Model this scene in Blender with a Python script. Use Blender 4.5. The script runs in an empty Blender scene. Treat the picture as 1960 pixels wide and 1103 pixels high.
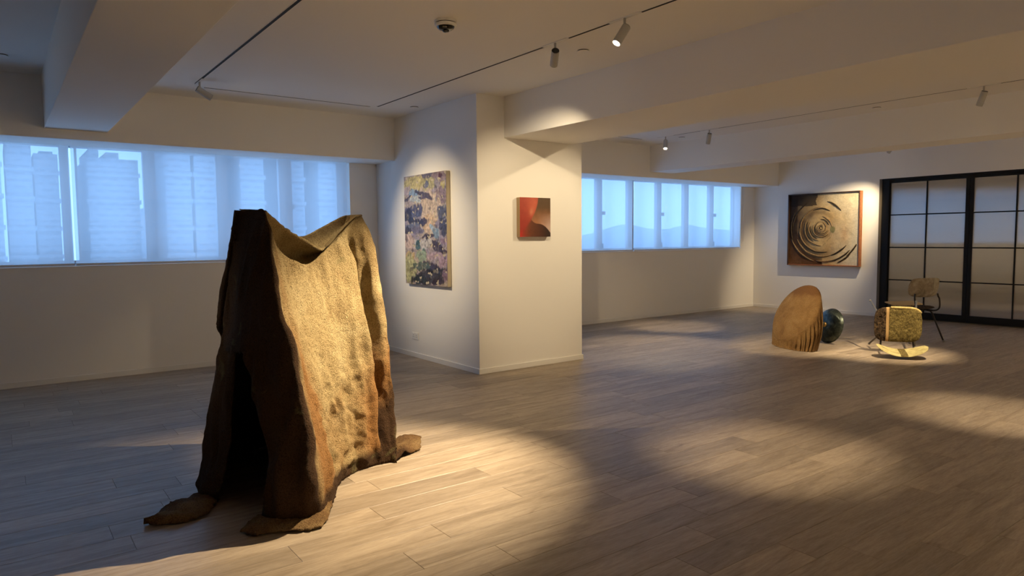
import bpy, bmesh, math, random
import numpy as np
from mathutils import Vector, Matrix, Quaternion, noise as mn

scene = bpy.context.scene
COL = scene.collection
random.seed(7)

# ------------------------------------------------------------------ camera
FW = Vector((0.5956, 0.8001, -0.0717)).normalized()
RT = Vector((0.8017, -0.5976, -0.0093)).normalized()
UP = RT.cross(FW).normalized()
RT = FW.cross(UP).normalized()
cam_data = bpy.data.cameras.new('camera')
cam_data.sensor_width = 36.0
cam_data.lens = 1321.07 / 1960 * 36
cam_data.clip_end = 3000
cam = bpy.data.objects.new('camera', cam_data)
COL.objects.link(cam)
M = Matrix((RT, UP, -FW)).transposed().to_4x4()
M.translation = Vector((0, 0, 1.45))
cam.matrix_world = M
scene.camera = cam

# ------------------------------------------------------------------ sky, exposure
world = bpy.data.worlds.new('dusk_sky')
scene.world = world
world.use_nodes = True
wn = world.node_tree.nodes
wn['Background'].inputs['Color'].default_value = (0.27, 0.52, 0.98, 1)
wn['Background'].inputs['Strength'].default_value = .94
scene.view_settings.view_transform = 'Standard'
scene.view_settings.look = 'None'
scene.view_settings.exposure = 1.56
scene.view_settings.gamma = 1.0
scene.view_settings.use_curve_mapping = False
cy = scene.cycles
cy.use_denoising = True
cy.max_bounces = 10
cy.diffuse_bounces = 6
cy.glossy_bounces = 4
cy.transparent_max_bounces = 12
cy.sample_clamp_indirect = 4.0
cy.caustics_reflective = False
cy.caustics_refractive = False
WARM = (1.0, 0.79, 0.50)
LP = 1.25            # overall lamp power

# ------------------------------------------------------------------ key dimensions
H, HL = 2.964, 3.02
XL, XR = -4.5, 12.541
YB, YW = -3.6, 8.467
YBH, ZBH = 7.929, 2.441
PX0, PX1, PY = 4.080, 5.559, 6.074
ZBEAM = 2.53
BEAMS = ((0.415, 0.934), (4.435, 5.415), (8.785, 9.304))
DY0, DY1, DZ = 3.20, 5.96, 2.43

# ------------------------------------------------------------------ helpers
def mesh_obj(name, verts, faces, mat=None, parent=None, smooth=False):
    me = bpy.data.meshes.new(name)
    me.from_pydata([tuple(v) for v in verts], [], faces)
    me.update()
    if smooth:
        me.polygons.foreach_set('use_smooth', [True] * len(me.polygons))
    o = bpy.data.objects.new(name, me)
    if mat: me.materials.append(mat)
    COL.objects.link(o)
    if parent: o.parent = parent
    return o

class MB:
    """collects shapes of one part into one mesh"""
    def __init__(s): s.v, s.f = [], []
    def add(s, v, f):
        n = len(s.v); s.v += [tuple(q) for q in v]; s.f += [tuple(i + n for i in q) for q in f]; return s
    def box(s, a, b):
        x0, y0, z0 = a; x1, y1, z1 = b
        return s.add([(x0,y0,z0),(x1,y0,z0),(x1,y1,z0),(x0,y1,z0),(x0,y0,z1),(x1,y0,z1),(x1,y1,z1),(x0,y1,z1)],
                     [(0,3,2,1),(4,5,6,7),(0,1,5,4),(1,2,6,5),(2,3,7,6),(3,0,4,7)])
    def lathe(s, prof, n=24, mtx=None, closed=True):
        v, f = [], []
        for (r, z) in prof:
            for i in range(n):
                a = 2*math.pi*i/n; q = Vector((r*math.cos(a), r*math.sin(a), z))
                v.append(mtx @ q if mtx else q)
        for k in range(len(prof)-1):
            for i in range(n):
                j = (i+1) % n
                f.append((k*n+i, k*n+j, (k+1)*n+j, (k+1)*n+i))
        if closed:
            f.append(tuple(reversed(range(n)))); f.append(tuple((len(prof)-1)*n+i for i in range(n)))
        return s.add(v, f)
    def tube(s, pts, r, n=10, cap=True):
        P = [Vector(q) for q in pts]; v, f = [], []
        t0 = (P[1]-P[0]).normalized()
        ref = Vector((0,0,1)) if abs(t0.z) < .9 else Vector((1,0,0))
        nrm = t0.cross(ref).normalized()
        for k, q in enumerate(P):
            if k == 0: t = P[1]-P[0]
            elif k == len(P)-1: t = P[-1]-P[-2]
            else: t = P[k+1]-P[k-1]
            t.normalize(); nrm = (nrm - t*nrm.dot(t)).normalized(); b = t.cross(nrm)
            rr = r[k] if isinstance(r, (list, tuple)) else r
            for i in range(n):
                a = 2*math.pi*i/n; v.append(q + nrm*math.cos(a)*rr + b*math.sin(a)*rr)
        for k in range(len(P)-1):
            for i in range(n):
                j = (i+1) % n; f.append((k*n+i, k*n+j, (k+1)*n+j, (k+1)*n+i))
        if cap:
            f.append(tuple(reversed(range(n)))); f.append(tuple((len(P)-1)*n+i for i in range(n)))
        return s.add(v, f)
    def build(s, name, mat=None, parent=None, smooth=False, bevel=0):
        o = mesh_obj(name, s.v, s.f, mat, parent, smooth)
        if bevel:
            m = o.modifiers.new('bevel', 'BEVEL'); m.width = bevel; m.segments = 2; m.limit_method = 'ANGLE'
        return o

def smooth_by_angle(o, ang=35):
    me = o.data; bm = bmesh.new(); bm.from_mesh(me)
    for f in bm.faces: f.smooth = True
    for e in bm.edges:
        if len(e.link_faces) == 2 and e.calc_face_angle(0) > math.radians(ang): e.smooth = False
    bm.to_mesh(me); bm.free()
    return o

def tag(o, label=None, cat=None, group=None, kind=None):
    if label: o['label'] = label
    if cat: o['category'] = cat
    if group: o['group'] = group
    if kind: o['kind'] = kind
    return o

def empty(name, loc=(0,0,0)):
    o = bpy.data.objects.new(name, None); COL.objects.link(o); o.location = loc; o.empty_display_size = .1
    return o

def catmull(P, n):
    """resample a control polyline with n points per span, centripetal-ish"""
    P = [np.array(q, float) for q in P]; out = []
    for i in range(len(P)-1):
        p0 = P[i-1] if i else 2*P[0]-P[1]; p1, p2 = P[i], P[i+1]
        p3 = P[i+2] if i+2 < len(P) else 2*P[-1]-P[-2]
        for k in range(n):
            t = k/n
            out.append(.5*((2*p1)+(-p0+p2)*t+(2*p0-5*p1+4*p2-p3)*t*t+(-p0+3*p1-3*p2+p3)*t**3))
    out.append(P[-1]); return out

# ------------------------------------------------------------------ materials
def new_mat(name):
    m = bpy.data.materials.new(name); m.use_nodes = True
    nt = m.node_tree; b = nt.nodes['Principled BSDF']
    return m, nt, b
def N(nt, kind, **kw):
    n = nt.nodes.new(kind)
    for k, v in kw.items():
        if k in n.inputs: n.inputs[k].default_value = v
        else: setattr(n, k, v)
    return n
def noise_node(nt, vec, scale, detail=4, rough=.55, dist=0):
    n = N(nt, 'ShaderNodeTexNoise'); n.inputs['Scale'].default_value = scale; n.inputs['Detail'].default_value = detail
    n.inputs['Roughness'].default_value = rough; n.inputs['Distortion'].default_value = dist
    if vec is not None: nt.links.new(vec, n.inputs['Vector'])
    return n
def ramp(nt, fac, stops):
    r = N(nt, 'ShaderNodeValToRGB'); e = r.color_ramp.elements
    while len(e) < len(stops): e.new(0.5)
    for i, (p, c) in enumerate(stops): e[i].position = p; e[i].color = (*c, 1)
    nt.links.new(fac, r.inputs['Fac']); return r
def mixc(nt, fac, a, b, mode='MIX'):
    m = N(nt, 'ShaderNodeMix'); m.data_type = 'RGBA'; m.blend_type = mode
    if hasattr(fac, 'links') or hasattr(fac, 'is_linked'): nt.links.new(fac, m.inputs[0])
    else: m.inputs[0].default_value = fac
    for s, i in ((a, 6), (b, 7)):
        if isinstance(s, tuple): m.inputs[i].default_value = (*s, 1)
        else: nt.links.new(s, m.inputs[i])
    return m.outputs[2]
def bump(nt, b, h, strength, dist=.01):
    n = N(nt, 'ShaderNodeBump'); n.inputs['Strength'].default_value = strength; n.inputs['Distance'].default_value = dist
    nt.links.new(h, n.inputs['Height']); nt.links.new(n.outputs[0], b.inputs['Normal']); return n
def simple(name, col, rough=.5, spec=.5, metal=0, bscale=0, bstr=.1, vary=0):
    m, nt, b = new_mat(name)
    b.inputs['Base Color'].default_value = (*col, 1); b.inputs['Roughness'].default_value = rough
    b.inputs['Specular IOR Level'].default_value = spec; b.inputs['Metallic'].default_value = metal
    if bscale or vary:
        tc = N(nt, 'ShaderNodeTexCoord'); n = noise_node(nt, tc.outputs['Object'], bscale or 5)
        if bscale: bump(nt, b, n.outputs[0], bstr, .004)
        if vary:
            r = ramp(nt, n.outputs[0], [(.3, tuple(c*(1-vary) for c in col)), (.7, tuple(min(1, c*(1+vary)) for c in col))])
            nt.links.new(r.outputs[0], b.inputs['Base Color'])
    return m

M_WALL = simple('white_wall_paint', (.86, .835, .79), .85, .25, bscale=180, bstr=.06)
M_CEIL = simple('ceiling_paint', (.86, .835, .79), .9, .2, bscale=140, bstr=.05)
M_TRIM = simple('baseboard_paint', (.82, .80, .76), .5, .4)
M_WHITE = simple('white_powder_coat', (.78, .77, .74), .45, .5)
M_CAN = simple('spotlight_grey_white', (.46, .45, .43), .45, .5)
M_BLACK = simple('black_plastic', (.012, .012, .012), .4, .5)
M_TRACK = simple('track_slot_black', (.02, .018, .016), .7, .3)
M_STEELB = simple('black_steel', (.008, .008, .008), .5, .25, bscale=60, bstr=.03)
M_JAMB = simple('olive_brown_jamb', (.13, .105, .07), .6, .4)
M_FRAMEW = simple('window_frame_grey', (.50, .50, .52), .5, .4)
M_HANDLE = simple('handle_grey', (.30, .30, .31), .4, .5)
M_SOCKET = simple('socket_white', (.82, .81, .78), .3, .5)
M_HEM = simple('blind_hem_bar', (.70, .72, .76), .5, .4)
M_CHAIN = simple('chain_white', (.75, .73, .68), .4, .5)

def emit_mat(name, col, s):
    m, nt, b = new_mat(name)
    b.inputs['Base Color'].default_value = (*col, 1)
    b.inputs['Emission Color'].default_value = (*col, 1); b.inputs['Emission Strength'].default_value = s
    return m
M_LENS = emit_mat('lamp_lens', (1, .86, .62), 14)

# plank floor
def make_floor_mat():
    m, nt, b = new_mat('greige_oak_plank'); L = nt.links
    geo = N(nt, 'ShaderNodeNewGeometry'); oi = N(nt, 'ShaderNodeObjectInfo')
    add = N(nt, 'ShaderNodeMath', operation='ADD'); L.new(geo.outputs['Random Per Island'], add.inputs[0]); L.new(oi.outputs['Random'], add.inputs[1])
    fr = N(nt, 'ShaderNodeMath', operation='FRACT'); L.new(add.outputs[0], fr.inputs[0])
    off = N(nt, 'ShaderNodeCombineXYZ'); mul = N(nt, 'ShaderNodeMath', operation='MULTIPLY'); mul.inputs[1].default_value = 37.0
    L.new(fr.outputs[0], mul.inputs[0]); L.new(mul.outputs[0], off.inputs[2]); L.new(mul.outputs[0], off.inputs[0])
    sc = N(nt, 'ShaderNodeVectorMath', operation='MULTIPLY'); L.new(geo.outputs['Position'], sc.inputs[0]); sc.inputs[1].default_value = (1.0, 9.0, 1.0)
    vec = N(nt, 'ShaderNodeVectorMath', operation='ADD'); L.new(sc.outputs[0], vec.inputs[0]); L.new(off.outputs[0], vec.inputs[1])
    g1 = noise_node(nt, vec.outputs[0], 1.6, 6, .62, 1.2)
    r1 = ramp(nt, g1.outputs[0], [(.28, (.215, .165, .118)), (.46, (.315, .252, .190)), (.60, (.375, .305, .235)), (.78, (.43, .355, .275))])
    g2 = noise_node(nt, vec.outputs[0], 14, 5, .7, .4)
    r2 = ramp(nt, g2.outputs[0], [(.30, (.70, .68, .66)), (.62, (1.08, 1.08, 1.08))])
    c = mixc(nt, .55, r1.outputs[0], r2.outputs[0], 'MULTIPLY')
    # knots and dark flecks
    sc2 = N(nt, 'ShaderNodeVectorMath', operation='MULTIPLY'); L.new(geo.outputs['Position'], sc2.inputs[0]); sc2.inputs[1].default_value = (1.2, 4.5, 1.0)
    v2 = N(nt, 'ShaderNodeVectorMath', operation='ADD'); L.new(sc2.outputs[0], v2.inputs[0]); L.new(off.outputs[0], v2.inputs[1])
    g3 = noise_node(nt, v2.outputs[0], 2.6, 3, .6, .8)
    r3 = ramp(nt, g3.outputs[0], [(.66, (1, 1, 1)), (.80, (.52, .46, .40))])
    c = mixc(nt, .8, c, r3.outputs[0], 'MULTIPLY')
    # per plank tone
    r4 = ramp(nt, fr.outputs[0], [(0, (.80, .79, .78)), (1, (1.10, 1.09, 1.07))])
    c = mixc(nt, 1.0, c, r4.outputs[0], 'MULTIPLY')
    L.new(c, b.inputs['Base Color'])
    b.inputs['Roughness'].default_value = .40; b.inputs['Specular IOR Level'].default_value = .45
    rr = ramp(nt, g2.outputs[0], [(.3, (.50,)*3), (.7, (.36,)*3)]); L.new(rr.outputs[0], b.inputs['Roughness'])
    bump(nt, b, g2.outputs[0], .12, .002)
    return m
M_FLOOR = make_floor_mat()
M_SUB = simple('dark_underlay', (.05, .042, .035), .9, .1)

def make_blind_mat():
    m, nt, b = new_mat('translucent_blind_fabric'); L = nt.links
    out = nt.nodes['Material Output']; nt.nodes.remove(b)
    tr = N(nt, 'ShaderNodeBsdfTransparent'); tr.inputs[0].default_value = (.92, .96, 1, 1)
    tl = N(nt, 'ShaderNodeBsdfTranslucent'); tl.inputs[0].default_value = (.95, .90, .88, 1)
    df = N(nt, 'ShaderNodeBsdfDiffuse'); df.inputs[0].default_value = (.72, .72, .74, 1)
    m1 = N(nt, 'ShaderNodeMixShader'); m1.inputs[0].default_value = .18; L.new(tl.outputs[0], m1.inputs[1]); L.new(df.outputs[0], m1.inputs[2])
    m2 = N(nt, 'ShaderNodeMixShader'); m2.inputs[0].default_value = .63; L.new(tr.outputs[0], m2.inputs[1]); L.new(m1.outputs[0], m2.inputs[2])
    L.new(m2.outputs[0], out.inputs[0]); return m
M_BLIND = make_blind_mat()

def make_glass():
    m, nt, b = new_mat('window_glass'); L = nt.links; out = nt.nodes['Material Output']; nt.nodes.remove(b)
    tr = N(nt, 'ShaderNodeBsdfTransparent'); tr.inputs[0].default_value = (.95, .97, .97, 1)
    gl = N(nt, 'ShaderNodeBsdfGlossy'); gl.inputs['Roughness'].default_value = .02
    mx = N(nt, 'ShaderNodeMixShader'); mx.inputs[0].default_value = .05
    L.new(tr.outputs[0], mx.inputs[1]); L.new(gl.outputs[0], mx.inputs[2]); L.new(mx.outputs[0], out.inputs[0]); return m
M_GLASS = make_glass()

def make_reeded():
    m, nt, b = new_mat('reeded_glass'); L = nt.links; out = nt.nodes['Material Output']; nt.nodes.remove(b)
    tg = N(nt, 'ShaderNodeTangent'); tg.direction_type = 'RADIAL'; tg.axis = 'Z'
    gl = N(nt, 'ShaderNodeBsdfAnisotropic'); gl.inputs['Color'].default_value = (.95, .95, .94, 1); gl.inputs['Roughness'].default_value = .19
    gl.inputs['Anisotropy'].default_value = .93; gl.inputs['Rotation'].default_value = .25; L.new(tg.outputs[0], gl.inputs['Tangent'])
    tl = N(nt, 'ShaderNodeBsdfTranslucent'); tl.inputs[0].default_value = (.40, .39, .36, 1)
    df = N(nt, 'ShaderNodeBsdfDiffuse'); df.inputs[0].default_value = (.075, .066, .055, 1)
    m1 = N(nt, 'ShaderNodeMixShader'); m1.inputs[0].default_value = .6; L.new(tl.outputs[0], m1.inputs[1]); L.new(df.outputs[0], m1.inputs[2])
    m2 = N(nt, 'ShaderNodeMixShader'); m2.inputs[0].default_value = .58; L.new(m1.outputs[0], m2.inputs[1]); L.new(gl.outputs[0], m2.inputs[2])
    L.new(m2.outputs[0], out.inputs[0]); return m
M_REED = make_reeded()

def attr_mat(name, rough=.6, spec=.3, bscale=0, bstr=.3, bdist=.002):
    m, nt, b = new_mat(name)
    a = N(nt, 'ShaderNodeAttribute'); a.attribute_name = 'Col'; nt.links.new(a.outputs['Color'], b.inputs['Base Color'])
    b.inputs['Roughness'].default_value = rough; b.inputs['Specular IOR Level'].default_value = spec
    if bscale:
        tc = N(nt, 'ShaderNodeTexCoord'); n = noise_node(nt, tc.outputs['Object'], bscale, 5, .65); bump(nt, b, n.outputs[0], bstr, bdist)
    return m

# ------------------------------------------------------------------ floor
floor = tag(MB().box((XL-.25, YB-.25, -.20), (XR+.25, YW+.25, -.009)).build('floor', M_SUB), 'greige oak plank floor of the gallery', 'floor', kind='structure')
def plank_mesh(length, w=.2):
    g, c, t = .0006, .0014, .009
    x0, x1, y0, y1 = g, length-g, g, w-g
    v = [(x0,y0,-t),(x1,y0,-t),(x1,y1,-t),(x0,y1,-t),(x0,y0,-c*.7),(x1,y0,-c*.7),(x1,y1,-c*.7),(x0,y1,-c*.7),
         (x0+c,y0+c,0),(x1-c,y0+c,0),(x1-c,y1-c,0),(x0+c,y1-c,0)]
    f = [(8,9,10,11)] + [(4+i, 4+(i+1)%4, 8+(i+1)%4, 8+i) for i in range(4)] + [(i, (i+1)%4, 4+(i+1)%4, 4+i) for i in range(4)]
    return v, f
def to_px(P):
    d = Vector(P)-Vector((0,0,1.45)); z = d.dot(FW)
    if z < .2: return None
    return 980+1321*d.dot(RT)/z, 551.5-1321*d.dot(UP)/z, z
plank_list = []
PLEN = 1.26
rng = random.Random(3)
for j in range(61):
    y = -3.6 + .2*j
    off = rng.uniform(0, PLEN) if abs(y-2.4) > .01 else (4.34 - XL) % PLEN
    x = XL - PLEN + off
    while x < XR:
        a, b_ = max(x, XL-.1), min(x+PLEN, XR+.1)
        if b_-a > .05:
            q = to_px(((a+b_)/2, y+.1, 0)); vis = 0
            hits = [to_px((xx, yy, 0)) for xx in (a, (a+b_)/2, b_) for yy in (y, y+.2)]
            if any(h and -20 < h[0] < 1980 and 450 < h[1] < 1123 for h in hits): vis = (b_-a)/(max(q[2], .5)**3 if q else 1)
            plank_list.append((vis, a, y, b_-a))
        x += PLEN
plank_list.sort(key=lambda t: -t[0])
near = [t for t in plank_list if t[0] > 0][:300]
rest = plank_list[len(near):]
cache = {}
for vis, a, y, ln in near:
    key = round(ln, 3)
    if key not in cache:
        v, f = plank_mesh(ln); me = bpy.data.meshes.new('plank'); me.from_pydata(v, [], f); me.materials.append(M_FLOOR); cache[key] = me
    o = bpy.data.objects.new('plank', cache[key]); COL.objects.link(o); o.location = (a, y, 0); o.parent = floor
mb = MB()
for vis, a, y, ln in rest:
    v, f = plank_mesh(ln); mb.add([(p[0]+a, p[1]+y, p[2]) for p in v], f)
tag(mb.build('far_planks', M_FLOOR, floor), kind='stuff')

# ------------------------------------------------------------------ walls
WIN = ((-3.2, 3.70), (PX1+.02, 12.075)); WZ0, WZ1 = 1.205, 2.50
T = .25
mb = MB()
mb.box((XL-T, YW, -.2), (XR+T, YW+T, WZ0)); mb.box((XL-T, YW, WZ1), (XR+T, YW+T, HL+.2))
mb.box((XL-T, YW, WZ0), (WIN[0][0], YW+T, WZ1)); mb.box((WIN[0][1], YW, WZ0), (WIN[1][0], YW+T, WZ1)); mb.box((WIN[1][1], YW, WZ0), (XR+T, YW+T, WZ1))
tag(mb.build('wall_window', M_WALL), 'white wall with the long blue window bands', 'wall', kind='structure')
mb = MB()
mb.box((XR, DY1, -.2), (XR+T, YW, HL+.2)); mb.box((XR, DY0, DZ), (XR+T, DY1, HL+.2)); mb.box((XR, YB-T, -.2), (XR+T, DY0, HL+.2))
tag(mb.build('wall_right', M_WALL), 'white wall carrying the framed spiral relief and glass doors', 'wall', kind='structure')
tag(MB().box((XL-T, YB-T, -.2), (XL, YW, HL+.2)).build('wall_left', M_WALL), 'white wall at the far left end out of view', 'wall', kind='structure')
tag(MB().box((XL, YB-T, -.2), (XR, YB, HL+.2)).build('wall_back', M_WALL), 'white wall behind the camera', 'wall', kind='structure')
tag(MB().box((PX0, PY, -.02), (PX1, YW-.001, H+.1)).build('wall_pillar', M_WALL, bevel=.004), 'white square pillar between the two window bands', 'pillar', kind='structure')
mb = MB(); mb.box((BEAMS[0][0]+.2, YB, H), (XR, YW, H+.2)); mb.box((XL, YB, HL), (BEAMS[0][0]+.1, YW, HL+.15))
tag(mb.build('ceiling', M_CEIL), 'off-white plaster ceiling', 'ceiling', kind='structure')
for (a, b_), lab in zip(BEAMS, ('white ceiling beam at upper left above the first windows', 'wide white ceiling beam meeting the pillar', 'narrow white ceiling beam in front of the glass doors')):
    y1 = PY+.01 if a > 4 and a < 5 else YBH+.01
    tag(MB().box((a, YB, ZBEAM), (b_, y1, HL+.05)).build('ceiling_beam', M_CEIL, bevel=.004), lab, 'beam', kind='structure')
tag(MB().box((XL, YBH, ZBH), (PX0, YW-.001, HL+.05)).build('window_bulkhead', M_WALL, bevel=.003), 'white bulkhead over the long left window band', 'bulkhead', kind='structure')
tag(MB().box((PX1, YBH, ZBH), (XR, YW-.001, HL+.05)).build('window_bulkhead', M_WALL, bevel=.003), 'white bulkhead over the right window band', 'bulkhead', kind='structure')
# baseboards
BH, BT = .058, .012
def base(name, a, b_, lab):
    tag(MB().box((*a, 0.0), (*b_, BH)).build(name, M_TRIM, bevel=.002), lab, 'baseboard', kind='structure')
base('baseboard_window', (XL, YW-BT), (PX0, YW), 'white baseboard under the left windows')
base('baseboard_window', (PX1, YW-BT), (XR, YW), 'white baseboard under the right windows')
base('baseboard_pillar', (PX0-BT, PY-BT), (PX0, YW-BT), 'white baseboard below the tall abstract canvas')
base('baseboard_pillar', (PX0, PY-BT), (PX1+BT, PY), 'white baseboard below the small red canvas')
base('baseboard_pillar', (PX1, PY), (PX1+BT, YW-BT), 'white baseboard on the far side of the pillar')
base('baseboard_right', (XR-BT, DY1), (XR, YW-BT), 'white baseboard below the spiral relief')
base('baseboard_right', (XR-BT, YB), (XR, DY0), 'white baseboard beyond the glass doors')

# ------------------------------------------------------------------ windows, blinds
MULL = ([(-2.45,-2.32), (-1.70,-1.57), (-.95,-.82), (-.20,-.07), (.56,.640), (.695,.715), (1.325,1.45), (2.08,2.21), (2.81,2.97), (3.55,3.70)],
        [(5.90,6.03), (6.65,6.78), (7.40,7.53), (8.15,8.28), (8.905,9.045), (9.65,9.775), (10.405,10.54), (11.165,11.295), (11.915,12.075)])
MULL = [[(a*1.0115, min(b_*1.0115, WIN[i][1])) for a, b_ in MULL[i]] for i in range(2)]
for wi in range(2):
    w = tag(empty('window_%d' % (wi+1), ((WIN[wi][0]+WIN[wi][1])/2, YW+.10, WZ0)), ('long band of casement windows facing city towers', 'band of casement windows facing distant hills')[wi], 'window', kind='structure')
    ox, oy, oz = w.location
    def loc(o): o.location = (-ox, -oy, -oz); return o
    fm = MB(); fm.box((WIN[wi][0], YW+.17, WZ0), (WIN[wi][1], YW+.23, WZ0+.055)); fm.box((WIN[wi][0], YW+.17, WZ1-.055), (WIN[wi][1], YW+.23, WZ1))
    loc(fm.build('window_frame', M_FRAMEW, w))
    loc(MB().box((WIN[wi][0], YW-.004, WZ0-.02), (WIN[wi][1], YW+.17, WZ0-.001)).build('window_sill', M_TRIM, w))
    prev = WIN[wi][0]
    for k, (a, b_) in enumerate(MULL[wi]):
        loc(MB().box((a, YW+.165, WZ0+.055), (b_, YW+.235, WZ1-.055)).build('mullion', M_FRAMEW, w, bevel=.004))
        if a-prev > .03:
            loc(MB().box((prev, YW+.198, WZ0+.055), (a, YW+.204, WZ1-.055)).build('pane', M_GLASS, w))
        prev = b_
        if (wi == 0 and k in (1, 3, 6, 8)) or (wi == 1 and k in (1, 3, 5, 7)):
            hx = b_ if wi else b_-.03
            hd = MB(); hd.box((hx-.05, YW+.135, 1.84), (hx+.045, YW+.166, 1.90)); hd.box((hx+.012, YW+.13, 1.86), (hx+.035, YW+.14, 1.90))
            loc(hd.build('handle', M_HANDLE, w, bevel=.004))
            hs = MB(); hs.box((hx-.01, YW+.145, 1.27), (hx+.012, YW+.168, 1.35)); loc(hs.build('window_stay', M_HANDLE, w, bevel=.003))

def blind(x0, x1, lab, yoff=0, chain=None, tube_end=None):
    y = YW+.012+yoff
    b = tag(empty('roller_blind', ((x0+x1)/2, y, WZ0)), lab, 'blind', 'translucent roller blinds over the windows')
    ox, oy, oz = b.location
    nx = max(4, int((x1-x0)/.1)); v, f = [], []
    zt, zb = ZBH+.045, WZ0+.012
    for i in range(nx+1):
        x = x0+(x1-x0)*i/nx
        for k in range(9):
            z = zb+(zt-zb)*k/8
            v.append((x, y+.0025*mn.noise((x*1.7, z*1.1, yoff*40)), z))
    for i in range(nx):
        for k in range(8): f.append((i*9+k, (i+1)*9+k, (i+1)*9+k+1, i*9+k+1))
    o = mesh_obj('blind_fabric', v, f, M_BLIND, b, True); o.location = (-ox, -oy, -oz)
    hb = MB().box((x0, y-.009, WZ0+.002), (x1, y+.007, WZ0+.028)).build('hem_bar', M_HEM, b, bevel=.003); hb.location = (-ox, -oy, -oz)
    if chain:
        pts = [(chain-.012, y-.03, ZBH), (chain-.012, y-.03, 1.60), (chain-.010, y-.03, 1.40), (chain+.004, y-.03, 1.345), (chain+.022, y-.03, 1.40), (chain+.024, y-.03, 1.60), (chain+.020, y-.03, ZBH)]
        c = MB().tube(catmull(pts, 5), .0028, 6).build('pull_chain', M_CHAIN, b, True); c.location = (-ox, -oy, -oz)
blind(-3.15, .642, 'wide translucent blue-lit roller blind at the far left edge of the photo')
blind(.656, 3.665, 'translucent roller blind behind the draped brown cloth', .0)
blind(PX1+.03, 8.955, 'roller blind just right of the pillar, partly hidden by it', .0)
blind(8.992, 12.06, 'rightmost roller blind with a white pull chain', .0, chain=12.13)

# ------------------------------------------------------------------ outside
M_TOWER = None
def make_tower_mat(col):
    m, nt, b = new_mat('tower_facade'); L = nt.links
    tc = N(nt, 'ShaderNodeTexCoord'); br = N(nt, 'ShaderNodeTexBrick'); br.inputs['Scale'].default_value = .35
    sp = N(nt, 'ShaderNodeSeparateXYZ'); L.new(tc.outputs['Object'], sp.inputs[0]); cb = N(nt, 'ShaderNodeCombineXYZ'); L.new(sp.outputs[0], cb.inputs[0]); L.new(sp.outputs[2], cb.inputs[1])
    L.new(cb.outputs[0], br.inputs['Vector']); br.inputs['Color1'].default_value = (*col, 1); br.inputs['Color2'].default_value = (*[c*.8 for c in col], 1); br.inputs['Mortar'].default_value = (*[min(1, c*1.3) for c in col], 1)
    br.inputs['Mortar Size'].default_value = .08
    L.new(br.outputs[0], b.inputs['Base Color']); b.inputs['Roughness'].default_value = .8; return m
MT = [make_tower_mat(c) for c in ((.26, .26, .27), (.34, .34, .35), (.75, .78, .82))]
def tower(r0, r1, Y, top, mi, lab, steps=()):
    x0, x1 = r0*Y, r1*Y; d = 14
    t = tag(empty('apartment_tower', ((x0+x1)/2, Y, -60)), lab, 'building', 'towers beyond the left windows')
    ox, oy, oz = t.location
    o = MB().box((x0-ox, 0, 0), (x1-ox, d, 1.45+top*Y+60)).build('tower_block', MT[mi], t)
    for (s0, s1, h) in steps:
        MB().box((s0*Y-ox, 1, 1.45+top*Y+60), (s1*Y-ox, d-1, 1.45+h*Y+60)).build('roof_block', MT[mi], t)
    # projecting floor bands
    bm_ = MB(); z = 2.0
    while z < 1.45+top*Y+58: bm_.box((x0-ox-.15, -.25, z), (x1-ox+.15, 0, z+.5)); z += 3.2
    tag(bm_.build('floor_band', MT[mi], t), kind='stuff')
tower(-.055, .008, 88, .135, 1, 'pale tower seen through the blind at the left photo edge')
tower(.0125, .038, 92, .118, 0, 'tower with a stepped roof near the left photo edge', [(.016, .034, .125)])
tower(.040, .064, 96, .106, 0, 'lower tower block left of the first window mullion', [(.046, .060, .110)])
tower(.094, .150, 95, .104, 0, 'broad tower with stepped roof blocks in the second window', [(.098, .108, .117), (.116, .130, .113)])
tower(.160, .180, 110, .045, 1, 'low tower under a patch of bright sky')
tower(.181, .212, 90, .16, 0, 'tall grey tower right of the patch of sky')
tower(.2165, .250, 90, .16, 0, 'tall tower behind the left top of the draped cloth')
tower(.2535, .272, 120, .16, 2, 'whitish tower with pale facade behind the draped cloth')
tower(.276, .308, 90, .16, 0, 'tall tower between two pale towers')
tower(.312, .328, 122, .16, 2, 'narrow pale tower above the dip of the draped cloth')
tower(.3335, .366, 90, .16, 0, 'tall grey tower above the dip of the draped cloth')
tower(.369, .384, 121, .16, 2, 'slim white tower near the right end of the left window')
tower(.388, .440, 90, .16, 0, 'last tower at the right end of the left window')
# hills
pts = [(1000,462),(1060,456),(1115,450),(1150,441),(1190,430),(1215,432),(1240,437.5),(1275,439),(1295,434),(1318,430),(1345,435),(1375,439),(1402,441),(1440,444),(1500,448),(1600,452)]
Y0 = 620; v, f = [], []
def xr(px): return np.interp(px, [1000,1115,1201,1265,1317,1365,1414,1500,1600], [.77,.917,1.0416,1.1436,1.233,1.3215,1.418,1.62,1.92])
cc = catmull([(xr(px)*Y0, 1.45+.00108*Y0*(454.5-y)) for px, y in pts], 8)
for i, (x, z) in enumerate(cc):
    z += .9*mn.noise((x*.04, 3.1, 0))
    for k in range(6):
        t = k/5; v.append((x*(1-.12*t), Y0-110*t, z*(1-t)-45*t+2.0*mn.noise((x*.03, t*4, 1))*t))
n = len(cc)
for i in range(n-1):
    for k in range(5): f.append((i*6+k, i*6+k+1, (i+1)*6+k+1, (i+1)*6+k))
hill = tag(mesh_obj('hillside', v, f, simple('hazy_hill', (.50, .56, .60), .95, .1, bscale=0), None, True), 'hazy blue hills on the horizon behind the right blinds', 'hills', kind='structure')

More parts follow.
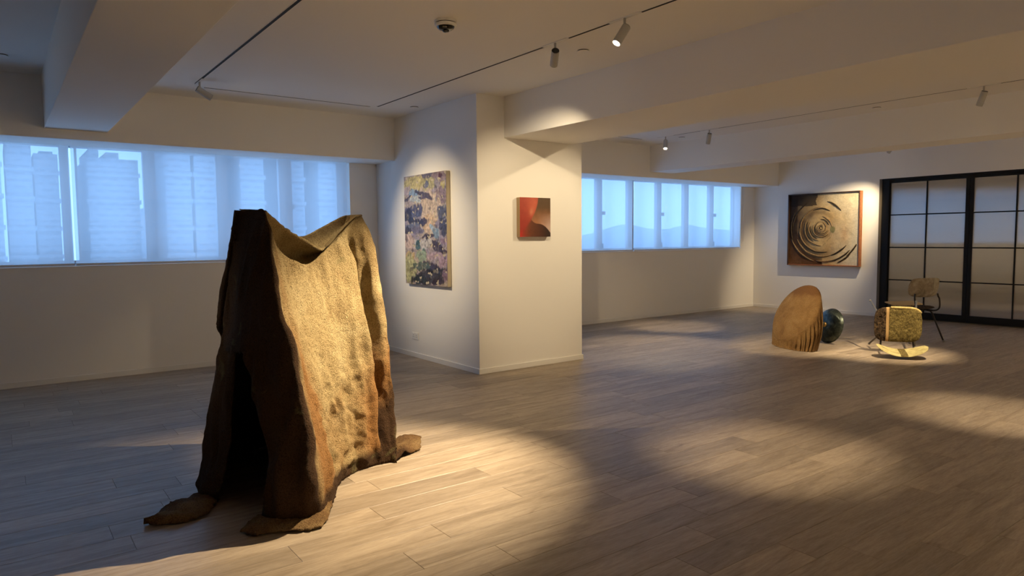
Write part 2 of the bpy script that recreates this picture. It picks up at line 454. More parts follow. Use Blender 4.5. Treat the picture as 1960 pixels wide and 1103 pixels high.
# ------------------------------------------------------------------ draped cloth sculpture
CL=[
 [ (1.093,4.076,1.622),(1.067,4.083,1.484),(1.047,4.107,1.307),(1.014,4.148,1.068),(0.997,4.115,0.838),(0.946,4.130,0.577),(0.900,4.117,0.328),(0.860,4.102,0.111),(0.838,4.097,0.008) ],# C0
 [ (1.110,4.026,1.621),(1.093,4.001,1.483),(1.069,3.978,1.310),(1.052,3.958,1.079),(1.028,3.906,0.861),(1.006,3.900,0.610),(0.978,3.899,0.364),(0.925,3.907,0.151),(0.913,3.990,0.008) ],# C1
 [ (1.120,3.981,1.619),(1.105,3.943,1.483),(1.084,3.892,1.311),(1.060,3.853,1.087),(1.021,3.788,0.876),(1.043,3.676,0.644),(1.076,3.581,0.420),(1.051,3.521,0.232),(1.024,3.562,0.008) ],# K0
 [ (1.144,3.888,1.616),(1.137,3.831,1.481),(1.123,3.776,1.313),(1.113,3.714,1.094),(1.107,3.649,0.884),(1.128,3.551,0.654),(1.138,3.474,0.434),(1.129,3.402,0.248),(1.128,3.431,0.008) ],# K1
 [ (1.170,3.806,1.611),(1.171,3.733,1.503),(1.167,3.681,1.315),(1.176,3.604,1.081),(1.200,3.518,0.891),(1.213,3.451,0.660),(1.228,3.394,0.427),(1.234,3.346,0.229),(1.265,3.408,0.008) ],# K2
 [ (1.222,3.847,1.461),(1.254,3.806,1.279),(1.285,3.765,1.098),(1.309,3.731,0.916),(1.333,3.698,0.735),(1.357,3.664,0.553),(1.381,3.630,0.371),(1.406,3.596,0.190),(1.416,3.577,0.008) ],# K3
 [ (1.320,3.924,1.360),(1.351,3.913,1.191),(1.388,3.896,1.022),(1.426,3.878,0.853),(1.464,3.861,0.684),(1.494,3.850,0.515),(1.525,3.840,0.346),(1.549,3.837,0.177),(1.566,3.841,0.008) ],# K4
 [ (1.489,4.056,1.304),(1.523,4.037,1.142),(1.557,4.018,0.980),(1.592,3.999,0.818),(1.619,3.987,0.656),(1.647,3.975,0.494),(1.667,3.970,0.332),(1.688,3.966,0.170),(1.709,3.961,0.008) ],# K5
 [ (1.647,4.180,1.381),(1.674,4.150,1.209),(1.701,4.120,1.038),(1.727,4.090,0.866),(1.747,4.067,0.695),(1.767,4.044,0.523),(1.780,4.028,0.351),(1.792,4.012,0.180),(1.805,3.997,0.008) ],# K6
 [ (1.828,4.322,1.497),(1.864,4.255,1.311),(1.886,4.202,1.124),(1.901,4.157,0.938),(1.913,4.115,0.752),(1.911,4.088,0.566),(1.905,4.064,0.380),(1.900,4.040,0.194),(1.894,4.016,0.008) ],# K7
 [ (1.925,4.398,1.561),(1.873,4.408,1.367),(1.841,4.396,1.172),(1.829,4.363,0.978),(1.839,4.308,0.784),(1.862,4.238,0.590),(1.892,4.161,0.396),(1.922,4.085,0.202),(1.945,4.015,0.008) ],# K7b
 [ (1.985,4.445,1.598),(2.013,4.361,1.399),(2.027,4.292,1.200),(2.034,4.231,1.001),(2.034,4.176,0.803),(2.028,4.129,0.604),(2.014,4.089,0.405),(2.001,4.049,0.207),(1.987,4.009,0.008) ],# K8
 [ (2.045,4.492,1.618),(2.072,4.437,1.512),(2.082,4.382,1.393),(2.082,4.327,1.197),(2.080,4.270,0.965),(2.074,4.216,0.735),(2.068,4.161,0.484),(2.058,4.108,0.230),(2.021,4.009,0.008) ],# K9
]
E2 =[ (1.175,3.814,1.609),(1.250,3.912,1.572),(1.355,4.038,1.522),(1.531,4.187,1.448),(1.671,4.239,1.390),(1.861,4.399,1.515),(1.951,4.455,1.576),(2.004,4.469,1.607),(2.045,4.492,1.618) ]
E4 =[ (1.104,4.043,1.621),(1.256,4.148,1.609),(1.415,4.267,1.523),(1.590,4.420,1.471),(1.744,4.496,1.527),(1.913,4.543,1.603),(1.974,4.542,1.617),(2.005,4.506,1.618),(2.054,4.511,1.620) ]
FA1 =[ (0.847,4.161),(0.766,4.125),(0.694,4.113),(0.601,3.977),(0.538,3.900) ]
FA2 =[ (0.930,4.015),(0.873,3.917),(0.816,3.827),(0.685,3.793),(0.530,3.881) ]
FB1 =[ (1.055,3.622),(1.099,3.546),(1.161,3.488),(1.236,3.464),(1.288,3.484),(1.447,3.690) ]
FB2 =[ (0.902,3.481),(0.935,3.394),(1.024,3.378),(1.139,3.311),(1.252,3.303),(1.388,3.523) ]
FC1 =[ (2.218,4.433),(2.135,4.232),(1.998,3.987) ]
FC2 =[ (2.423,4.387),(2.274,4.137),(2.181,4.078) ]
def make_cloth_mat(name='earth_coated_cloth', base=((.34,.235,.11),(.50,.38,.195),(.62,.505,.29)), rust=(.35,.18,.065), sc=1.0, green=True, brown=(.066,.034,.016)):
    m, nt, b = new_mat(name); L = nt.links
    tc = N(nt, 'ShaderNodeTexCoord'); P = tc.outputs['Object']
    n1 = noise_node(nt, P, 3.2*sc, 6, .6, .4)
    r1 = ramp(nt, n1.outputs[0], [(.30, base[0]), (.52, base[1]), (.72, base[2])])
    n2 = noise_node(nt, P, 2.6*sc, 5, .6, .6)
    at = N(nt, 'ShaderNodeAttribute'); at.attribute_name = 'Tint'; sp = N(nt, 'ShaderNodeSeparateColor'); L.new(at.outputs['Color'], sp.inputs[0])
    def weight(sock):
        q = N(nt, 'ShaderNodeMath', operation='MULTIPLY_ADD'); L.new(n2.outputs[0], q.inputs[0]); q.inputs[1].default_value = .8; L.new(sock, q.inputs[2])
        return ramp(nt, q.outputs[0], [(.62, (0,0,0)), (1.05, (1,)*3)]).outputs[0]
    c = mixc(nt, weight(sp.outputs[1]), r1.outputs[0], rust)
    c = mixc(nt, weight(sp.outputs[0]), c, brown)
    # sand grains
    n3 = noise_node(nt, P, 120*sc, 5, .8); r3 = ramp(nt, n3.outputs[0], [(.38, (.28,.24,.20)), (.50, (.95,.95,.95)), (.70, (1.25,1.24,1.2))])
    c = mixc(nt, .75, c, r3.outputs[0], 'MULTIPLY')
    if green:
        n4 = noise_node(nt, P, 5.5, 4, .6, .8); r4 = ramp(nt, n4.outputs[0], [(.62, (0,0,0)), (.74, (.45,)*3)])
        c = mixc(nt, r4.outputs[0], c, (.20, .19, .085))
    L.new(c, b.inputs['Base Color']); b.inputs['Roughness'].default_value = .92; b.inputs['Specular IOR Level'].default_value = .18
    n5 = noise_node(nt, P, 26*sc, 5, .65); vor = N(nt, 'ShaderNodeTexVoronoi'); vor.inputs['Scale'].default_value = 150*sc; L.new(P, vor.inputs['Vector'])
    mx = N(nt, 'ShaderNodeMath', operation='MULTIPLY_ADD'); L.new(n3.outputs[0], mx.inputs[0]); mx.inputs[1].default_value = .55; L.new(n5.outputs[0], mx.inputs[2])
    m2 = N(nt, 'ShaderNodeMath', operation='MULTIPLY_ADD'); L.new(vor.outputs[0], m2.inputs[0]); m2.inputs[1].default_value = -.25; L.new(mx.outputs[0], m2.inputs[2])
    bump(nt, b, m2.outputs[0], 1.0, .022)
    return m
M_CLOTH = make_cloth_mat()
def set_tint(o, vals):
    ca = o.data.color_attributes.new('Tint', 'FLOAT_COLOR', 'POINT')
    ca.data.foreach_set('color', np.array([(a, b_, 0, 1) for a, b_ in vals], 'f').ravel())
def sstep(x, a, b_): t = max(0, min(1, (x-a)/(b_-a))); return t*t*(3-2*t)
BASEC = Vector((1.45, 4.0, 0))
cloth = tag(empty('draped_cloth_sculpture', BASEC), 'tall stiff ochre-brown cloth draped over two high points, sagging between them', 'sculpture')

def fold(P, amp, seed, fx=9.0, fz=1.3):
    return amp*(mn.noise((P[0]*fx+seed, P[1]*fx, P[2]*fz)) + .45*mn.noise((P[0]*fx*2.3, P[1]*fx*2.3+seed, P[2]*fz*1.9)) )
def crumple(P, amp, seed):
    return amp*(mn.noise((P[0]*7+seed, P[1]*7, P[2]*7)) + .6*mn.noise((P[0]*16, P[1]*16+seed, P[2]*16)) + .35*mn.noise((P[0]*38, P[1]*38, P[2]*38+seed)))

def build_grid(G, keep=None, cyc=False):
    """G[c][r] points -> verts, faces"""
    nc, nr = len(G), len(G[0]); v = [tuple(q) for c in G for q in c]; f = []
    for c in range(nc if cyc else nc-1):
        d = (c+1) % nc
        for r in range(nr-1):
            if keep is None or keep(c, r): f.append((c*nr+r, c*nr+r+1, d*nr+r+1, d*nr+r))
    return v, f
def displaced(v, f, fn):
    me = bpy.data.meshes.new('tmp'); me.from_pydata(v, [], f); me.update()
    nn = [q.normal.copy() for q in me.vertices]; bpy.data.meshes.remove(me)
    import inspect
    two = len(inspect.signature(fn).parameters) == 2
    return [tuple(Vector(p)+n*(fn(p, i) if two else fn(p))) for i, (p, n) in enumerate(zip(v, nn))]

# closed perimeter: end face, lit face, then round the back
back_base = [(2.02,4.20),(2.02,4.40),(1.98,4.58),(1.88,4.75),(1.72,4.88),(1.52,4.92),(1.30,4.80),(1.08,4.58),(.92,4.32)]
back = []
E4r = list(reversed(E4))
for i in range(9):
    t = Vector(E4r[i]); bq = Vector((*back_base[i], .008)); cl = []
    for r in range(9):
        s = r/8; p_ = t.lerp(bq, s); cl.append((p_.x, p_.y, p_.z))
    back.append(cl)
ctrl = CL + back[1:]
NS, NR = 16, 18
ring = []
closed_ctrl = ctrl + [ctrl[0]]
rows = []
for r in range(9):
    P = [np.array(c[r]) for c in ctrl]; n = len(P); out = []
    for i in range(n):
        p0, p1, p2, p3 = P[i-1], P[i], P[(i+1) % n], P[(i+2) % n]
        for k in range(NS):
            t = k/NS; out.append(.5*((2*p1)+(-p0+p2)*t+(2*p0-5*p1+4*p2-p3)*t*t+(-p0+3*p1-3*p2+p3)*t**3))
    rows.append(out)
ncol = len(rows[0])
G = []
for c in range(ncol):
    G.append([q for q in catmull([rows[r][c] for r in range(9)], NR)])
nr = len(G[0])
iC1, iK0, iK2, iK9 = NS*1, NS*2, NS*4, NS*12
hem_r = 4*NR
def keep(c, r):
    if c >= iC1 and c < iK0:                       # opening in the end face
        return r < hem_r + 2*math.sin(c*1.3)
    return True
v, f = build_grid(G, keep, True)
def dfn_factory():
    def fn(p, i):
        fc = (i//nr)/NS
        top = max(0, min(1, (1.60-p[2])/.18)); bot = max(0, min(1, p[2]/.05))
        mid = sstep(fc, 4.5, 5.3)*(1-sstep(fc, 7.8, 9.0))          # broad lit panel
        a = fold(p, .026-.008*mid, 3.0) + crumple(p, .006, 8.0)
        a += (.010-.005*mid)*(1-3.0*abs(mn.noise((p[0]*11+5, p[1]*11, p[2]*1.8))))
        if p[2] < .95:
            w = min(1, (.95-p[2])*3)*(.25+.75*mid); a += w*crumple(p, .010, 21.0)
            a += w*.016*(1-2.6*abs(mn.noise((p[0]*6+2, p[1]*6, p[2]*5))))+w*.009*(1-3*abs(mn.noise((p[0]*13, p[1]*13+4, p[2]*11))))
        return a*min(top, .4+.6*bot)*bot
    return fn
v = displaced(v, f, dfn_factory())
# torn floor hem
for c in range(ncol):
    i = c*nr+nr-1; p = v[i]
    v[i] = (p[0]+.010*mn.noise((c*.5, 1, 0)), p[1]+.010*mn.noise((c*.5, 7, 0)), .0015)
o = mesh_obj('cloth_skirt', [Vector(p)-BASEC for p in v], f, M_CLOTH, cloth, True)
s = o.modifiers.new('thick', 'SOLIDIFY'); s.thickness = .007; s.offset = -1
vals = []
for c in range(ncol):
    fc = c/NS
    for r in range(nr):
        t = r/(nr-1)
        br = 1-sstep(fc, 3.75, 4.55) if fc < 5 else 0  # end face fully brown, fading to ochre past the front ridge
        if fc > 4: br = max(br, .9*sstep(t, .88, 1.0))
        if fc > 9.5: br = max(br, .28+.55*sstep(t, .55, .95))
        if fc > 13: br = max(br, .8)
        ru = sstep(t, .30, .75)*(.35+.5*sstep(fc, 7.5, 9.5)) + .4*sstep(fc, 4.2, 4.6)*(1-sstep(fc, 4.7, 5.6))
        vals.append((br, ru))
set_tint(o, vals)
# sagging top between the two high points
E0 = [c[0] for c in CL[4:]]
E1, E1a, E3 = [], [], []
for i in range(9):
    w = math.sin(math.pi*min(1, i/6.6))**.8 if 0 < i < 6.6 else 0
    a, b_ = Vector(E0[i]), Vector(E2[i]); bk = (b_-a); bk.z = 0
    bk = Vector((-.40, .92, 0))
    q = a.lerp(b_, .45); q.z = min(q.z, a.z-.095*w) if w > 0 else q.z; E1.append(tuple(q))
    q = b_ + bk*.13*w; q.z = a.z*.45+b_.z*.55-.03*w; E1a.append(tuple(q))
    a, b_ = Vector(E2[i]), Vector(E4[i]); q = a.lerp(b_, .5); q.z -= .045*w; E3.append(tuple(q))
TOPS = [catmull(E, NS) for E in (E0, E1, E1a, E2, E3, E4)]
# take the exact displaced seam from the skirt for the front edge
GT = []
for c in range(len(TOPS[0])):
    GT.append(catmull([TOPS[k][c] for k in range(6)], 8))
v, f = build_grid(GT)
v = displaced(v, f, lambda p: crumple(p, .005, 4.0))
nrow = len(GT[0])
for c in range(len(GT)): v[c*nrow] = tuple(GT[c][0])
o = mesh_obj('cloth_saddle', [Vector(p)-BASEC for p in v], f, M_CLOTH, cloth, True)
s = o.modifiers.new('thick', 'SOLIDIFY'); s.thickness = .006; s.offset = -1
# closed top of the left high point
capv = [Vector(c[0]) for c in CL[:5]] + [Vector(E4[1]), Vector(E4[0])]
capv = [q+Vector((0,0,.004+.004*mn.noise((i*2.1,0,0)))) for i, q in enumerate(capv)]
ctr = sum(capv, Vector())/len(capv)+Vector((0,0,.006))
mesh_obj('cloth_peak', [q-BASEC for q in capv]+[ctr-BASEC], [(i, (i+1) % 7, 7) for i in range(7)], M_CLOTH, cloth, True)
set_tint(bpy.data.objects['cloth_peak'], [(1, 0)]*8)

def flap(A, B, hgt, name, nA=10, nB=16, seed=0, lift=0.012):
    a = catmull([(x, y, 0) for x, y in A], nA); b_ = catmull([(x, y, 0) for x, y in B], nA)
    G = []
    for i in range(len(a)):
        col = []
        for k in range(nB+1):
            t = k/nB; q = a[i]*(1-t)+b_[i]*t
            z = .006 + hgt*math.sin(math.pi*min(1, t*1.02))**.8*(.6+.8*abs(mn.noise((q[0]*9, q[1]*9, seed))))+lift*abs(mn.noise((q[0]*14+3, q[1]*14, seed)))+.012*abs(mn.noise((q[0]*30, q[1]*30, seed)))
            if k in (0, nB): q = q+np.array((.022*mn.noise((i*.55, k, seed)), .022*mn.noise((i*.55, k+9, seed)), 0))
            col.append((q[0], q[1], z))
        G.append(col)
    v, f = build_grid(G)
    o = mesh_obj(name, [Vector(p)-BASEC for p in v], f, M_CLOTH, cloth, True)
    s = o.modifiers.new('thick', 'SOLIDIFY'); s.thickness = .006; s.offset = 1
    set_tint(o, [(.45, .5)]*len(v))
flap(FA1, FA2, .045, 'trailing_hem', seed=1)
flap(FB1, FB2, .030, 'trailing_hem', seed=2)
flap(FC1, FC2, .035, 'trailing_hem', seed=3)
# overlapping torn flap hanging over the opening
G = []
for i in range(13):
    s_ = i/12; col = []
    for k in range(11):
        t = k/10
        r = 1.2+2.85*t; r0 = int(r); fr = r-r0
        cs = s_*3.3; c0 = int(cs); fc = cs-c0
        def at(cc_, rr): return Vector(CL[cc_][rr])
        q = at(c0, r0).lerp(at(c0, r0+1), fr).lerp(at(c0+1, r0).lerp(at(c0+1, r0+1), fr), fc)
        q += Vector((-.016, -.018, 0))*t*math.sin(math.pi*min(1, max(0.03, s_*.97))) ; q.z += .012*mn.noise((i*.7, k*.4, 2))*(t > .85)
        if k == 10: q.z += .012*mn.noise((i*.9, 1, 5))
        col.append(tuple(q))
    G.append(col)
v, f = build_grid(G); v = displaced(v, f, lambda p: crumple(p, .006, 13.0)+fold(p, .012, 3.0))
o = mesh_obj('torn_flap', [Vector(p)-BASEC for p in v], f, M_CLOTH, cloth, True)
s = o.modifiers.new('thick', 'SOLIDIFY'); s.thickness = .006
set_tint(o, [(1, 0)]*len(v))

# ------------------------------------------------------------------ cloth-covered disc
M_CLAY = make_cloth_mat('ochre_coated_cloth', ((.25,.135,.048),(.36,.205,.075),(.43,.265,.105)), (.22,.105,.036), 1.6, False)
EC = Vector((8.247, 4.962, .458)); EBASE = Vector((8.25, 4.95, 0))
ev = Vector((.856, .512, -.075)).normalized(); er = Vector((.513, -.858, 0)); eu = er.cross(ev)
en = (.52*(-ev)+.854*(-.86*er+.51*eu)).normalized()
e1 = (Vector((0,0,1))-en*en.z).normalized(); e2 = en.cross(e1)
disc = tag(empty('cloth_covered_disc', EBASE), 'round ochre cloth-covered form leaning upright with pleats to the floor', 'sculpture')
NA = 300; ER = .418
G = []
for i in range(NA):
    a = 2*math.pi*i/NA; d = e1*math.cos(a)+e2*math.sin(a); col = []
    for k in range(13):
        t = k/12; q = EC + d*(ER-.06)*t + en*(.050*(1-t*t))
        q += en*(.004*mn.noise((q.x*9, q.y*9, q.z*9))+.003*mn.noise((q.x*22, q.y*22, q.z*22)))
        col.append(q)
    for k in range(1, 6):
        th = math.radians(8+k*15*(1-.35*max(0, -d.z))); col.append(EC + d*(ER-.06+.06*math.sin(th)) + en*(-.055+.055*math.cos(th)))
    R2 = col[-1]
    drop = R2.z
    hd = Vector((d.x, d.y, 0))
    pl = (.75+.9*mn.noise((a*5, 2.0, 0)))*math.sin(a*31+1.2*math.sin(a*3))+.45*math.sin(a*67)
    right = max(0, (d.dot(er)))
    bx = Vector((R2.x, R2.y, 0)) - hd*ER*(.22*right+.02) + Vector((en.x, en.y, 0)).normalized()*(.05*right)
    out = Vector((en.x, en.y, 0)).normalized()
    for k in range(1, 13):
        t = k/12
        q = R2.lerp(bx, t); q.z = R2.z*(1-t)+.004
        q += er*right*.055*math.sin(math.pi*min(1, t*.9))
        amp = .030*min(1, drop/.35)*math.sin(math.pi*min(1, t*.75))
        q += (hd.normalized() if hd.length > .05 else out)*pl*amp + Vector((.006*mn.noise((i*.3, t*5, 0)), .006*mn.noise((i*.3, t*5, 8)), 0))
        if t > .85: q += hd*(.10*(t-.85))
        q.z = max(.004, q.z); col.append(q)
    G.append(col)
v, f = build_grid(G, None, True)
o = mesh_obj('cloth_cover', [Vector(p)-EBASE for p in v], f, M_CLAY, disc, True)
set_tint(o, [(0, .75*sstep(p[2], .50, .80)+.2*sstep(p[2], .25, .0)) for p in v])

# dark metal gong behind it
def make_patina():
    m, nt, b = new_mat('dark_green_patina_metal'); L = nt.links
    tc = N(nt, 'ShaderNodeTexCoord'); n1 = noise_node(nt, tc.outputs['Object'], 14, 6, .65, .5)
    r = ramp(nt, n1.outputs[0], [(.35, (.018, .022, .020)), (.55, (.055, .068, .058)), (.72, (.14, .15, .11))]); L.new(r.outputs[0], b.inputs['Base Color'])
    b.inputs['Metallic'].default_value = .75; b.inputs['Roughness'].default_value = .36; bump(nt, b, n1.outputs[0], .25, .004); return m
M_PAT = make_patina(); M_BRASS = simple('worn_brass', (.42, .28, .10), .35, .5, .9, bscale=40, bstr=.2)
GC = Vector((8.947, 4.858, .236)); gn = (.63*(-ev)+.776*(-.97*er+.24*eu)).normalized()
g1 = (Vector((0,0,1))-gn*gn.z).normalized(); g2 = gn.cross(g1)
GM = Matrix((g1, g2, gn)).transposed().to_4x4(); GB = Vector((GC.x, GC.y, 0)); GM.translation = GC-GB
gong = tag(empty('metal_gong', GB), 'dark green-black metal gong leaning behind the cloth-covered disc', 'gong')
prof = [(.001, .085)] + [(.232*math.sin(t*math.pi/2/10), .085*math.cos(t*math.pi/2/10)) for t in range(1, 11)] + [(.238, -.004), (.236, -.010), (.228, -.008)] + [(.225*math.sin(t*math.pi/2/10), .077*math.cos(t*math.pi/2/10)) for t in range(9, 0, -1)] + [(.001, .077)]
MB().lathe(prof, 64, GM, False).build('gong_bowl', M_PAT, gong, True)
MB().lathe([(.034, .078), (.036, .092), (.030, .106), (.016, .112), (.001, .113)], 24, GM, False).build('gong_boss', M_BRASS, gong, True)

# ------------------------------------------------------------------ chairs
M_TUBE = simple('dark_steel_tube', (.030, .024, .020), .35, .5, .6)
M_TUBEL = simple('worn_grey_steel', (.22, .21, .20), .4, .5, .7)
M_FOOT = simple('rubber_foot', (.25, .24, .22), .6, .3)
def moss_mat(name, c0, c1, c2, sc=45, bs=.9, rough=.9):
    m, nt, b = new_mat(name); L = nt.links
    tc = N(nt, 'ShaderNodeTexCoord'); n1 = noise_node(nt, tc.outputs['Object'], sc, 6, .7, .5)
    r = ramp(nt, n1.outputs[0], [(.32, c0), (.52, c1), (.72, c2)]); L.new(r.outputs[0], b.inputs['Base Color'])
    b.inputs['Roughness'].default_value = rough; b.inputs['Specular IOR Level'].default_value = .25
    bump(nt, b, n1.outputs[0], bs, .02); return m
M_MOSS = moss_mat('olive_moss', (.045, .032, .010), (.155, .115, .035), (.30, .235, .09))
M_BARK = moss_mat('dark_brown_bark', (.012, .007, .004), (.050, .030, .016), (.17, .105, .05))
M_STRIP = simple('tan_strip', (.42, .27, .12), .8, .2, bscale=60, bstr=.2)
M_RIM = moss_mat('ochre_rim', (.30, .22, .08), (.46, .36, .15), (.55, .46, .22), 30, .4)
M_BACKF = moss_mat('pale_ochre_wash', (.26, .21, .085), (.42, .36, .16), (.52, .46, .24), 9, .2)
M_BACKG = moss_mat('grey_brown_marbled', (.15, .125, .095), (.30, .255, .20), (.46, .42, .35), 8, .2)
M_SEATD = moss_mat('dark_ragged_seat', (.018, .011, .007), (.055, .033, .02), (.11, .07, .04))
M_CREAM = simple('cream_seat_top', (.50, .38, .22), .8, .2, bscale=40, bstr=.3)

def superell(a, b_, n, p):
    out = []
    for i in range(n):
        t = 2*math.pi*i/n; c, s_ = math.cos(t), math.sin(t)
        out.append((a*math.copysign(abs(c)**(2/p), c), b_*math.copysign(abs(s_)**(2/p), s_)))
    return out
def shell(name, w, d, th, curve, mat, parent, mtx, p=4.2, xs=None, rough=0, seed=0):
    """rounded plate in the local xy plane (x depth, y width), curved up towards +-y; xs clips y range"""
    n, m = 20, 26; v, f = [], []
    y0, y1 = xs if xs else (-w/2, w/2)
    grid = {}
    for side in (1, -1):
        for i in range(m+1):
            y = y0+(y1-y0)*i/m; yy = max(-.999, min(.999, 2*y/w)); hw = d/2*(1-abs(yy)**p)**(1/p)
            for k in range(n+1):
                x = -hw+2*hw*k/n
                z = curve*(2*y/w)**2 + .02*(x/d*2)**3*.5
                e = 1-max(abs(2*k/n-1), abs(yy))**8
                z += side*th/2*max(.12, e)
                if rough and side > 0: z += rough*mn.noise((x*38+seed, y*38, 0))*e+rough*.6*mn.noise((x*90, y*90+seed, 1))*e
                v.append(mtx @ Vector((x, y, z)))
    S = (m+1)*(n+1)
    for s_ in (0, 1):
        for i in range(m):
            for k in range(n):
                q = [s_*S+i*(n+1)+k, s_*S+(i+1)*(n+1)+k, s_*S+(i+1)*(n+1)+k+1, s_*S+i*(n+1)+k+1]
                f.append(tuple(q if s_ else reversed(q)))
    for i in range(m):
        for k in (0, n):
            a, b_ = i*(n+1)+k, (i+1)*(n+1)+k; f.append((a, b_, S+b_, S+a) if k == 0 else (b_, a, S+a, S+b_))
    for k in range(n):
        for i in (0, m):
            a, b_ = i*(n+1)+k, i*(n+1)+k+1; f.append((b_, a, S+a, S+b_) if i == 0 else (a, b_, S+b_, S+a))
    return mesh_obj(name, v, f, mat, parent, True)

def chair(name, loc, R, lab, style):
    c = tag(empty(name, loc), lab, 'chair', 'overturned and standing found chairs')
    c.rotation_euler = R.to_euler()
    sw, sd, sh = .52, .43, .455
    I = Matrix.Translation((.02, 0, sh))
    if style == 'tipped':
        s0 = shell('seat', sw, sd, .035, .015, M_MOSS, c, I, xs=(-sw/2, .098), rough=.014)
        shell('seat_bark_patch', sw, sd, .037, .015, M_BARK, c, I, xs=(.130, sw/2), rough=.018, seed=4)
        shell('seat_strip', sw, sd, .040, .015, M_STRIP, c, I, xs=(.098, .130), rough=.003)
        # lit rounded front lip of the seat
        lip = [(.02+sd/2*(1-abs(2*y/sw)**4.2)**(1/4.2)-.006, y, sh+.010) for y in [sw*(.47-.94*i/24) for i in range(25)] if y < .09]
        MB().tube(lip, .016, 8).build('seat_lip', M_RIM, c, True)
    else:
        shell('seat', sw, sd, .026, .012, M_SEATD, c, I, rough=.012)
        shell('seat_cover', sw*.98, sd*.55, .022, .010, M_CREAM, c, Matrix.Translation((.145, .0, sh+.032)) @ Matrix.Rotation(-.12, 4, 'Y'), rough=.006)
    # backrest: curved plate
    tip = style == 'tipped'
    BR = Matrix.Translation((-.275 if tip else -.255, 0, .81 if tip else .74)) @ Matrix.Rotation(math.radians(86 if tip else 80), 4, 'Y')
    bw, bh = (.54, .34) if tip else (.47, .27)
    if style == 'tipped':
        shell('backrest', bw, bh, .016, .085, M_BACKF, c, BR, p=3.4, rough=.002)
        shell('backrest_stain', bw, bh, .021, .085, M_MOSS, c, BR, p=3.4, xs=(-.050, .025), rough=.003)
    else:
        shell('backrest', bw, bh, .016, .05, M_BACKG, c, BR, p=4.0, rough=.002)
        shell('backrest_band', bw, bh, .020, .05, moss_mat('pale_band', (.26,.22,.16), (.38,.34,.27), (.48,.44,.37), 10, .2), c, BR, p=4.0, xs=(-.19, -.10), rough=.002)
    # tubes
    r = .0115
    for sy in (1, -1):
        y = sy*.165
        MB().tube(catmull([(.06, y*.8, sh-.030), (-.10, y, sh-.034), (-.225, y*1.08, sh-.028), (-.285, y*1.12, sh+.02), (-.275, y*1.15, sh+.13), (-.262, y*1.1, .62), (-.258, y*1.05, .66)], 6), r, 10).build('back_tube', M_TUBE, c, True)
        for sx, nm in ((1, 'leg'), (-1, 'leg')):
            x0 = .13 if sx > 0 else -.13; xf = .27 if sx > 0 else -.29
            mtube = M_TUBEL if (style == 'tipped' and sx > 0) else M_TUBE
            lg = MB().tube(catmull([(x0*.3, sy*.10, sh-.032), (x0*.8, sy*.155, sh-.036), (x0, sy*.195, sh-.055), (x0+(xf-x0)*.18, sy*.212, sh-.12), (x0+(xf-x0)*.6, sy*.236, .17), (xf, sy*.262, .012)], 6), r, 10).build('leg', mtube, c, True)
            MB().lathe([(.008, 0), (.015, .001), (.016, .022), (.012, .026)], 14, Matrix.Translation((xf, sy*.262, 0))).build('foot', M_FOOT, lg, True)
    MB().tube([(.10, -.18, sh-.034), (.10, .18, sh-.034)], .010, 8).build('stretcher', M_TUBE, c, True)
    MB().tube([(-.10, -.18, sh-.034), (-.10, .18, sh-.034)], .010, 8).build('stretcher', M_TUBE, c, True)
    return c
# standing chair faces the windows
fd = Vector((.433, .90, 0)).normalized(); lf = Vector((-fd.y, fd.x, 0))
chair('standing_chair', (10.07, 4.31, 0), Matrix((fd, lf, Vector((0,0,1)))).transposed(), 'standing chair with marbled grey-brown backrest in front of the glass doors', 'standing')
# tipped chair lies on its back, seat upright towards the camera
cd = Vector((-.85, -.527, 0)).normalized(); lf = Vector((0,0,1)).cross(Vector((0,0,1)))
lf = cd.cross(Vector((0,0,1)))
chair('tipped_chair', (9.21, 4.167, .330), Matrix((Vector((0,0,1)), lf, cd)).transposed(), 'chair tipped onto its back with a mossy olive and brown seat', 'tipped')

# ------------------------------------------------------------------ paintings
def hash2(a, b_): return mn.noise((a*12.9+.5, b_*7.7+.3, 4.2))
def lerp3(a, b_, t): t = max(0, min(1, t)); return tuple(a[i]+(b_[i]-a[i])*t for i in range(3))
def srgb(c): return tuple(((x/255)/12.92 if x/255 <= .04045 else ((x/255+.055)/1.055)**2.4) for x in c)
def canvas(name, origin, du, dv, nu, nv, colf, relf, mat, parent):
    """vertex-coloured canvas; u right, v down from the top-left origin"""
    v, f, cols = [], [], []
    nrm = du.cross(dv).normalized()*-1
    for j in range(nv+1):
        for i in range(nu+1):
            u, w = i/nu, j/nv
            q = origin+du*u+dv*w
            if relf and 0 < i < nu and 0 < j < nv: q = q+nrm*relf(u, w)
            v.append(q); cols.append((*colf(u, w), 1))
    for j in range(nv):
        for i in range(nu):
            a = j*(nu+1)+i; f.append((a, a+nu+1, a+nu+2, a+1))
    o = mesh_obj(name, v, f, mat, parent, True)
    ca = o.data.color_attributes.new('Col', 'FLOAT_COLOR', 'POINT')
    ca.data.foreach_set('color', np.array(cols, 'f').ravel())
    return o

